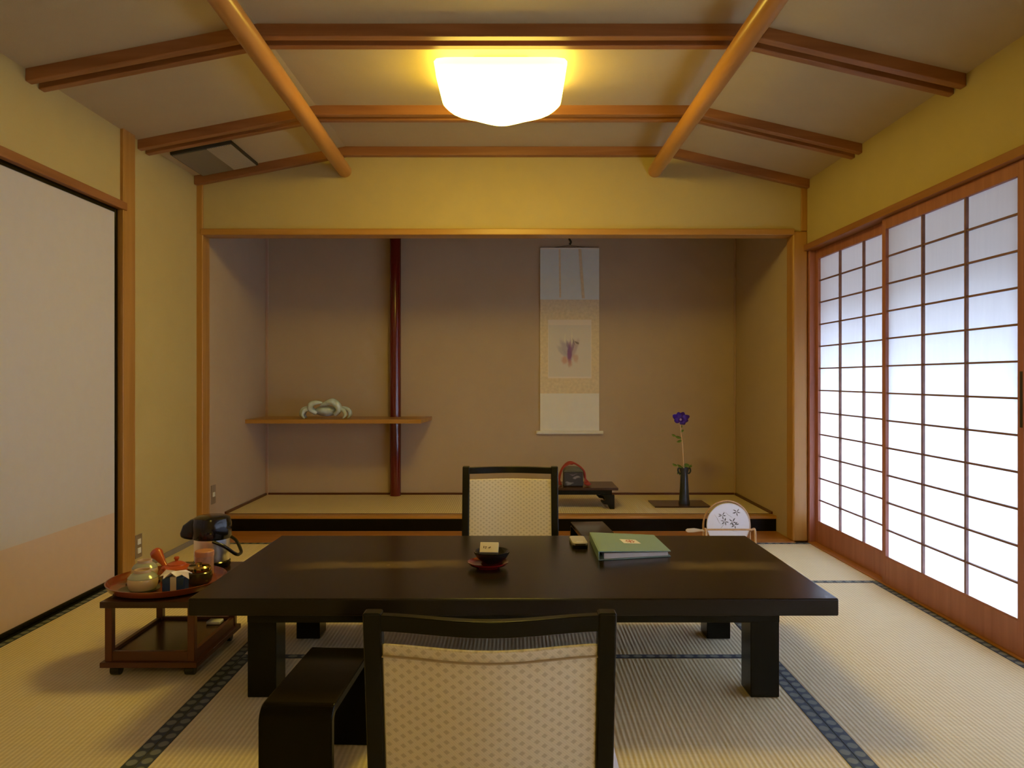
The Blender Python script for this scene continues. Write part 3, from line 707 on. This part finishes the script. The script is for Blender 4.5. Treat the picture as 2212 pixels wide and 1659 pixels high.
# ------------------------------------------------------------------ things on the table
TZ = TH+.0005
red = thing('ashtray_saucer', 'dark red lacquered saucer under the black ashtray on the table', 'saucer', (-.087, 2.615, TZ))
MB().lathe([(0, .004), (.036, .004), (.036, 0), (.040, 0), (.043, .006), (.062, .010), (.069, .017), (.0705, .021), (.066, .0195), (.05, .013), (0, .012)], 40).build('dish', M_redl, red)
bo = MB().lathe([(0, 0), (.030, 0), (.034, .004), (.052, .018), (.061, .033), (.0625, .040), (.058, .039), (.050, .028), (.03, .018), (0, .016)], 40).build('ashtray', M_blackp, loc=(-.075, 2.635, TZ+.0125))
tag(bo, 'round black glazed ashtray bowl on the red saucer', 'ashtray')
mb = thing('matchbox', 'small pale matchbox leaning in the black ashtray', 'matchbox', (-.085, 2.632, TZ+.044))
mtx = rz(-4) @ rx(-42)
B(-.032, .032, -.007, .007, .0, .040, mtx=mtx).build('sleeve', mat('pale_card', (.72, .62, .38), .6), mb, bev=.001)
B(-.0322, .0322, -.0072, .0072, -.0004, .0006, mtx=mtx).build('striking_side', mat('striker_grey', (.3, .27, .3), .8), mb)
m = MB()
for (x, z, ww, hh) in [(-.020, .016, .003, .008), (-.014, .019, .006, .003), (-.014, .014, .004, .002), (-.002, .017, .007, .002), (-.001, .0145, .002, .006), (.002, .020, .004, .002)]:
    m.box(x, x+ww, -.0076, -.0069, z, z+hh, mtx=mtx)
m.build('printed_marks', mat('brown_ink', (.12, .07, .03), .8), mb)

# folder
fo = thing('ring_folder', 'sage green ring folder lying on the table with a small label', 'folder', (.437, 2.885, TZ), math.radians(0))
M_pg = mat('page_block', (.62, .57, .56), .8)
def quad_slab(name, pts, z0s, z1s, m):
    vs_ = [(x, y, z) for (x, y), z in zip(pts, z0s)]+[(x, y, z) for (x, y), z in zip(pts, z1s)]
    return MB().add(vs_, [(3,2,1,0),(4,5,6,7),(0,1,5,4),(1,2,6,5),(2,3,7,6),(3,0,4,7)]).build(name, m, fo, bev=.0015)
q = [(-.130, -.175), (.138, -.115), (.128, .170), (-.128, .160)]
quad_slab('back_cover', q, [0]*4, [.003]*4, M_green)
quad_slab('front_cover', q, [.030, .018, .018, .030], [.034, .0215, .0215, .034], M_green)
quad_slab('spine', [(-.134, -.175), (-.130, -.175), (-.128, .160), (-.132, .160)], [0]*4, [.034]*4, M_green)
quad_slab('pages', [(-.112, -.165), (.128, -.111), (.118, .160), (-.112, .150)], [.0035]*4, [.024, .016, .016, .024], M_pg)
m = MB(); zt = lambda x: .034-.0125*(x+.13)/.26
lab = [(-.020, -.022), (.045, -.016), (.034, .050), (-.028, .047)]
vs_ = [(x, y, zt(x)+.0002) for x, y in lab]+[(x, y, zt(x)+.001) for x, y in lab]
m.add(vs_, [(3,2,1,0),(4,5,6,7),(0,1,5,4),(1,2,6,5),(2,3,7,6),(3,0,4,7)])
m.build('label_sticker', mat('label_paper', (.72, .66, .62), .7), fo, smooth=False)
m = MB()
for k in range(8):
    a = 2*PI*k/8; x, y = .008+.014*math.cos(a), .015+.020*math.sin(a)
    m.box(x-.0035, x+.0035, y-.004, y+.004, zt(x)+.0008, zt(x)+.0016)
m.box(.003, .013, .007, .023, zt(.008)+.0008, zt(.008)+.0018)
m.build('red_seal_print', mat('seal_red', (.42, .10, .08), .8), fo, smooth=False)

# phone
ph = thing('folding_phone', 'closed silver folding mobile phone on the table beside the green folder', 'phone', (.254, 2.968, TZ), math.radians(2))
def rrect(hx_, hy_, r_, n=5):
    out = []
    for (cx, cy, a0) in ((hx_-r_, hy_-r_, 0), (-hx_+r_, hy_-r_, 90), (-hx_+r_, -hy_+r_, 180), (hx_-r_, -hy_+r_, 270)):
        for k in range(n+1): a = math.radians(a0+90*k/n); out.append((cx+r_*math.cos(a), cy+r_*math.sin(a)))
    return out
MB().prism(rrect(.030, .066, .014), 0, .011, axis='z').build('lower_shell', M_blackp, ph, bev=.002)
MB().prism(rrect(.030, .066, .014), .0115, .022, axis='z').build('upper_shell', M_phone, ph, bev=.003)
MB().tube([(-.02, -.066, .012), (.02, -.066, .012)], .0065, n=12, sub=1).build('hinge', M_blackp, ph)
B(-.012, .012, -.047, -.038, .0218, .0226).build('name_strip', M_steel, ph)

# ------------------------------------------------------------------ tea cart
ct = thing('tea_cart', 'low reddish wooden tea cart on black casters left of the table', 'cart', (-1.215, 2.79, 0))
cy0, cy1 = -.255, .135; cx0, cx1 = -.150, .150
B(cx0-.012, cx1+.012, cy0-.01, .295, .236, .257).build('top_board', M_cartt, ct, bev=.002)
B(cx0-.012, cx1+.012, cy0-.01, cy1+.01, .037, .055).build('base_board', W_cart[0], ct, bev=.002)
B(cx0+.018, cx1-.018, cy0+.018, cy1-.018, .070, .078).build('lower_shelf', M_cartt, ct)
for x in (cx0, cx1-.024):
    for y in (cy0, cy1-.024):
        B(x, x+.024, y, y+.024, .055, .236).build('post', W_cart[2], ct, bev=.002)
for y in (cy0+.003, cy1-.018): B(cx0+.024, cx1-.024, y, y+.015, .055, .088).build('rail', W_cart[0], ct, bev=.0015)
for x in (cx0+.003, cx1-.018): B(x, x+.015, cy0+.024, cy1-.024, .055, .088).build('rail', W_cart[1], ct, bev=.0015)
for x in (cx0+.025, cx1-.025):
    for y in (cy0+.03, cy1-.03):
        w_ = MB().tube([(x-.016, y, .0195), (x+.016, y, .0195)], .0185, n=20, sub=1).build('caster', M_rubber, ct, bev=.003)
        MB().box(x-.018, x+.018, y-.010, y+.012, .024, .037).build('caster_fork', M_blackp, w_, bev=.003)
cl = B(-.026, .026, -.022, .022, 0, .012).build('folded_cloth', mat('white_cotton', (.7, .7, .75), .8), bev=.004, loc=(-1.125, 2.862, .0785)); tag(cl, 'small folded white cloth on the lower shelf of the tea cart', 'cloth')

# tray and what stands on it
CT = .2575
tx, ty = -1.245, 2.732
tr = MB().lathe([(0, 0), (.172, 0), (.190, .006), (.199, .022), (.201, .027), (.197, .0275), (.188, .012), (.178, .0065), (0, .0065)], 64).build('round_tray', M_tray, loc=(tx, ty, CT)); tag(tr, 'round red brown lacquered tray overhanging the top of the tea cart', 'tray')
RZ = CT+.0075
def saucer(x, y, z, r_, label):
    o = MB().lathe([(0, 0), (r_*.5, 0), (r_, .007), (r_*1.02, .010), (r_*.95, .0095), (r_*.5, .004), (0, .004)], 36).build('saucer', M_saucer, loc=(x, y, z)); tag(o, label, 'saucer'); return o
saucer(-1.292, 2.625, RZ, .066, 'dark green saucer under the front overturned cup on the tray')
saucer(-1.345, 2.762, RZ, .055, 'dark green saucer under the rear overturned cup on the tray')
def cup(x, y, z, label, sc_=1.0):
    r = thing('tea_cup', label, 'cup', (x, y, z), 0, 'overturned tea cups on the tray')
    MB().lathe([(.042*sc_, .0), (.047*sc_, .010), (.050*sc_, .026), (.047*sc_, .040), (.038*sc_, .050), (.028*sc_, .056), (0, .056)], 36).build('bowl', M_cupl, r)
    MB().lathe([(.0475*sc_, .038), (.0480*sc_, .040), (.039*sc_, .0505), (.029*sc_, .0565), (0, .0568)], 36).build('green_glaze', M_cupg, r)
    MB().lathe([(.023*sc_, .056), (.0275*sc_, .056), (.0270*sc_, .066), (.0225*sc_, .066), (.022*sc_, .058)], 36).build('foot_ring', M_cupr, r)
    return r
cup(-1.280, 2.622, RZ+.0105, 'front overturned green and cream tea cup on the round tray')
cup(-1.340, 2.760, RZ+.0105, 'rear overturned green tea cup on the tray, behind the front cup', .9)
# wrapped sweet box
sb = thing('wrapped_sweets', 'blue wrapped sweets packet with cream band and white paper on the tray', 'packet', (-1.163, 2.618, RZ), math.radians(3))
B(-.040, .036, -.022, .022, 0, .056).build('blue_wrapper', M_blue, sb, bev=.004)
B(-.012, .009, -.0228, .0228, -.000, .0565).build('cream_band', M_cream, sb, bev=.001)
m = MB(); vs_ = [(0, 0, .072)]; n = 14
for k in range(n):
    a = 2*PI*k/n; rr = (.052 if k % 2 else .040); vs_.append((rr*math.cos(a)*1.05, rr*.62*math.sin(a), .058+.007*math.sin(3*a)+(.010 if k % 2 == 0 else -.003)))
fs = [(0, 1+k, 1+(k+1) % n) for k in range(n)]; q_ = len(vs_); vs_ += [(a, b, c-.002) for a, b, c in vs_]; fs += [tuple(reversed([i+q_ for i in f])) for f in fs]
fs += [(1+k, 1+(k+1) % n, 1+(k+1) % n+q_, 1+k+q_) for k in range(n)]
m.add(vs_, fs).build('white_paper', M_paper, sb, smooth=False)
# tea caddy, shiny
tc_ = thing('tea_jar', 'shiny golden and dark round tea jar on the right of the tray', 'jar', (-1.128, 2.725, RZ))
MB().lathe([(0, 0), (.032, 0), (.042, .010), (.046, .026), (.043, .042), (.036, .048), (0, .048)], 36).build('jar_body', M_caddy, tc_)
MB().lathe([(.038, .046), (.040, .050), (.040, .060), (.034, .066), (.010, .068), (.010, .074), (0, .076)], 36).build('lid', M_gold, tc_)
# canister
cn = thing('tea_canister', 'pink patterned paper tea canister at the back of the tray', 'canister', (-1.163, 2.858, RZ))
MB().lathe([(0, 0), (.033, 0), (.033, .070), (0, .070)], 36).build('canister_body', mat('pink_washi', (.50, .26, .18), .5, noise=.55, nscale=55), cn, bev=.001)
MB().lathe([(0, .0695), (.0345, .0695), (.0345, .086), (.032, .089), (0, .089)], 36).build('lid', mat('salmon_washi', (.55, .24, .12), .45, noise=.2, nscale=40), cn)
# teapot
tp = thing('side_handle_teapot', 'orange clay side handled teapot in the middle of the tray', 'teapot', (-1.243, 2.802, RZ))
MB().lathe([(0, 0), (.038, 0), (.052, .010), (.058, .026), (.052, .042), (.034, .050), (0, .050)], 40).build('pot_body', M_orange, tp)
MB().lathe([(.034, .049), (.033, .053), (.018, .060), (.006, .063), (.006, .067), (.010, .073), (.007, .079), (0, .080)], 28).build('lid', M_orange, tp)
MB().tube([(-.045, .010, .038), (-.062, .020, .056), (-.084, .032, .076), (-.098, .040, .086)], [.009, .010, .016, .023, .020], n=18).build('handle', M_orange, tp)
MB().tube([(-.01, -.045, .034), (-.014, -.066, .046), (-.016, -.076, .056)], [.011, .008, .006], n=12).build('spout', M_orange, tp)
# vacuum flask on the rear of the cart
vf = thing('vacuum_flask', 'steel and black pump vacuum flask on the back of the tea cart', 'flask', (-1.195, 3.01, CT))
MB().lathe([(0, 0), (.066, 0), (.070, .006), (.070, .022), (.066, .026), (0, .026)], 40).build('base_ring', M_blackp, vf)
MB().lathe([(0, .024), (.066, .024), (.067, .05), (.067, .115), (0, .115)], 40).build('steel_body', M_steel, vf)
MB().lathe([(0, .112), (.070, .112), (.074, .120), (.074, .170), (.068, .192), (.055, .199), (0, .202)], 40).build('pump_top', M_blackp, vf)
m = MB(); prof = [(-.030, .198), (-.075, .188), (-.105, .165), (-.116, .135), (-.116, .118), (-.098, .112), (-.075, .108), (-.030, .112)]
m.prism(prof, -.034, .034, axis='y'); m.build('spout_hood', M_blackp, vf, bev=.012, seg=3)
MB().tube([(.030, -.070, .112), (.072, -.060, .090), (.104, -.030, .055), (.110, .0, .048), (.104, .030, .055), (.072, .060, .090), (.030, .070, .112)], .0065, n=10).build('carry_handle', M_blackp, vf)

# ------------------------------------------------------------------ sockets
def socket(x, y, z, hh, label, n=2):
    r = thing('wall_socket', label, 'socket', (x, y, z)); B(0, .004, -.035, .035, -hh, hh).build('cover_plate', M_plate, r, bev=.001)
    for k in range(n):
        zz = (k-(n-1)/2)*.046; B(.003, .008, -.014, .016, zz-.014, zz+.014).build('socket_face', M_white, r, bev=.001)
socket(XL, 3.925, .135, .060, 'two way socket plate low on the left wall beside the wooden post')
socket(NXL, 4.84, .262, .060, 'socket plate low on the left side wall of the alcove', 1)

# ------------------------------------------------------------------ ceiling vent (on the left sloping part)
sl = math.atan2(ZC-ZL, BL-XL)
vt = thing('ceiling_vent', 'dark square ventilation grille in the left sloping ceiling', 'vent', (-1.715, 4.375, ZC-(BL+1.715)*math.tan(sl)))
vt.rotation_euler = (0, -sl, 0)
hw_, hd_ = .172, .215
MB().box(-hw_, hw_, -hd_, hd_, -.018, -.001).build('frame', M_gedge, vt, bev=.002)
B(-hw_+.008, hw_*.15, -hd_+.012, hd_-.01, -.022, -.017).build('solid_panel', M_gplate, vt)
B(hw_*.15+.001, hw_-.010, -hd_+.012, hd_-.01, -.022, -.017).build('perforated_panel', M_grille, vt)

# ------------------------------------------------------------------ ceiling lamp
lx, ly = -.055, 3.44
lp = thing('ceiling_lamp', 'glowing square ceiling lamp with a scalloped bowl between the two batten pairs', 'lamp', (lx, ly, ZC))
B(-.12, .12, -.12, .12, -.050, -.0005).build('mounting_plate', M_white, lp, bev=.003)
m = MB(); n = 64; rings = []
hwid = .288; dpt = .235
levels = [(1.0, -.052), (.985, -.075), (.97, -.105)]+[(q, -.105-.102*(1-(q/.97)**3.6)+.012*math.exp(-(q/.25)**2)) for q in [.93, .87, .78, .66, .52, .38, .24, .12, .0]]
vs_ = []; fs = []
for (s_, z) in levels:
    for i in range(n):
        a = 2*PI*i/n; ca, sa = math.cos(a), math.sin(a); p_ = 12.0
        rr = 1/((abs(ca)**p_+abs(sa)**p_)**(1/p_))
        lobe = -.030*abs(math.cos(2*a))**1.0*(1-abs(2*s_-1))*(1 if z < -.11 else 0)
        vs_.append((rr*ca*hwid*s_, rr*sa*dpt*s_, z+.0-lobe*(-1) if False else z+lobe))
L_ = len(levels)
for k in range(L_-1):
    for i in range(n): j = (i+1) % n; fs.append((k*n+i, k*n+j, (k+1)*n+j, (k+1)*n+i))
fs.append(tuple(range(n)))
m.add(vs_, fs).build('shade', M_lamp, lp)

lp_fill = copy_tree(lp); lp_fill.location = (lx, -1.6, ZC); lp_fill['label'] = 'added fill lamp, copy of the square ceiling lamp, behind the viewer, outside the picture'  # unseen lamp added to brighten the near chair and mats
# ------------------------------------------------------------------ fan in its stand, on the mat behind the table
fs_ = thing('fan_stand', 'small rattan stand holding a round fan behind the right end of the table', 'stand', (at_px(1573, 4.45), 4.45, 0))
R0 = .128
m = MB(); m.tube([(-.136, .035, .005), (-.137, .035, .10)]+[(-.137*math.cos(a), .035, .135+.142*math.sin(a)) for a in [PI*k/12 for k in range(0, 13)]]+[(.137, .035, .10), (.138, .035, .005)], .006, n=8, sub=3).build('back_hoop', M_rattan, fs_)
for s in (-1, 1):
    MB().tube([(s*.140, .035, .10), (s*.142, -.04, .125), (s*.142, -.055, .06), (s*.146, -.06, .0065)], .0065, n=8).build('side_leg', M_rattan, fs_)
MB().tube([(-.142, -.045, .124), (.142, -.045, .124)], .0055, n=8, sub=1).build('front_bar', M_rattan, fs_)
MB().tube([(-.139, .035, .012), (.139, .035, .012)], .005, n=8, sub=1).tube([(-.142, -.02, .03), (.142, -.02, .03)], .006, n=8, sub=1).build('lower_bar', M_rattan, fs_)
blobs = []
for (cx_, cz_) in [(-.035, .055), (.050, .075), (.025, .02), (-.02, .02), (.04, -.0)]:
    for k in range(5):
        a = k*72+random.uniform(-20, 20); d_ = .013
        blobs.append((cx_+d_*math.cos(math.radians(a)), cz_+d_*math.sin(math.radians(a)), 0.014, .0042, -a, (.06, .06, .09), 1.0))
blobs += [(-.06, .03, .05, .0018, 60, (.2, .2, .24), .7), (.0, .06, .045, .0018, 35, (.2, .2, .24), .7), (0, -.03, .10, .0018, 8, (.35, .35, .42), .6), (-.03, .0, .04, .002, -50, (.2, .2, .24), .7)]
M_fan = painted('ink_painted_fan', (.74, .76, .92), blobs, distort=.006, nscale=40)
fn = thing('round_fan', 'round pale fan with ink flowers held sideways in the rattan stand', 'fan', (at_px(1573, 4.45), 4.45, .142))
vs_ = [(0, -.001, 0)]; n = 48
MB().prism([(R0*.97*math.cos(2*PI*k/n), R0*math.sin(2*PI*k/n)*.98) for k in range(n)], -.0015, .0015, axis='y').build('fan_leaf', M_fan, fn, smooth=False, rot=(math.radians(-3), 0, 0))
MB().tube([(R0*.975*math.cos(2*PI*k/n), 0, R0*math.sin(2*PI*k/n)*.985) for k in range(n+1)], .0028, n=6, sub=1).build('rim', mat('fan_rim', (.62, .60, .66), .7), fn, rot=(math.radians(-3), 0, 0))
MB().prism([(-.125, -.010), (-.16, -.006), (-.20, -.013), (-.235, -.013), (-.248, -.006), (-.25, .002), (-.24, .009), (-.20, .012), (-.16, .005), (-.125, .010)], -.004, .004, axis='y').build('handle', mat('pale_bamboo', (.58, .50, .42), .5), fn, bev=.002, loc=(0, 0, -.030))
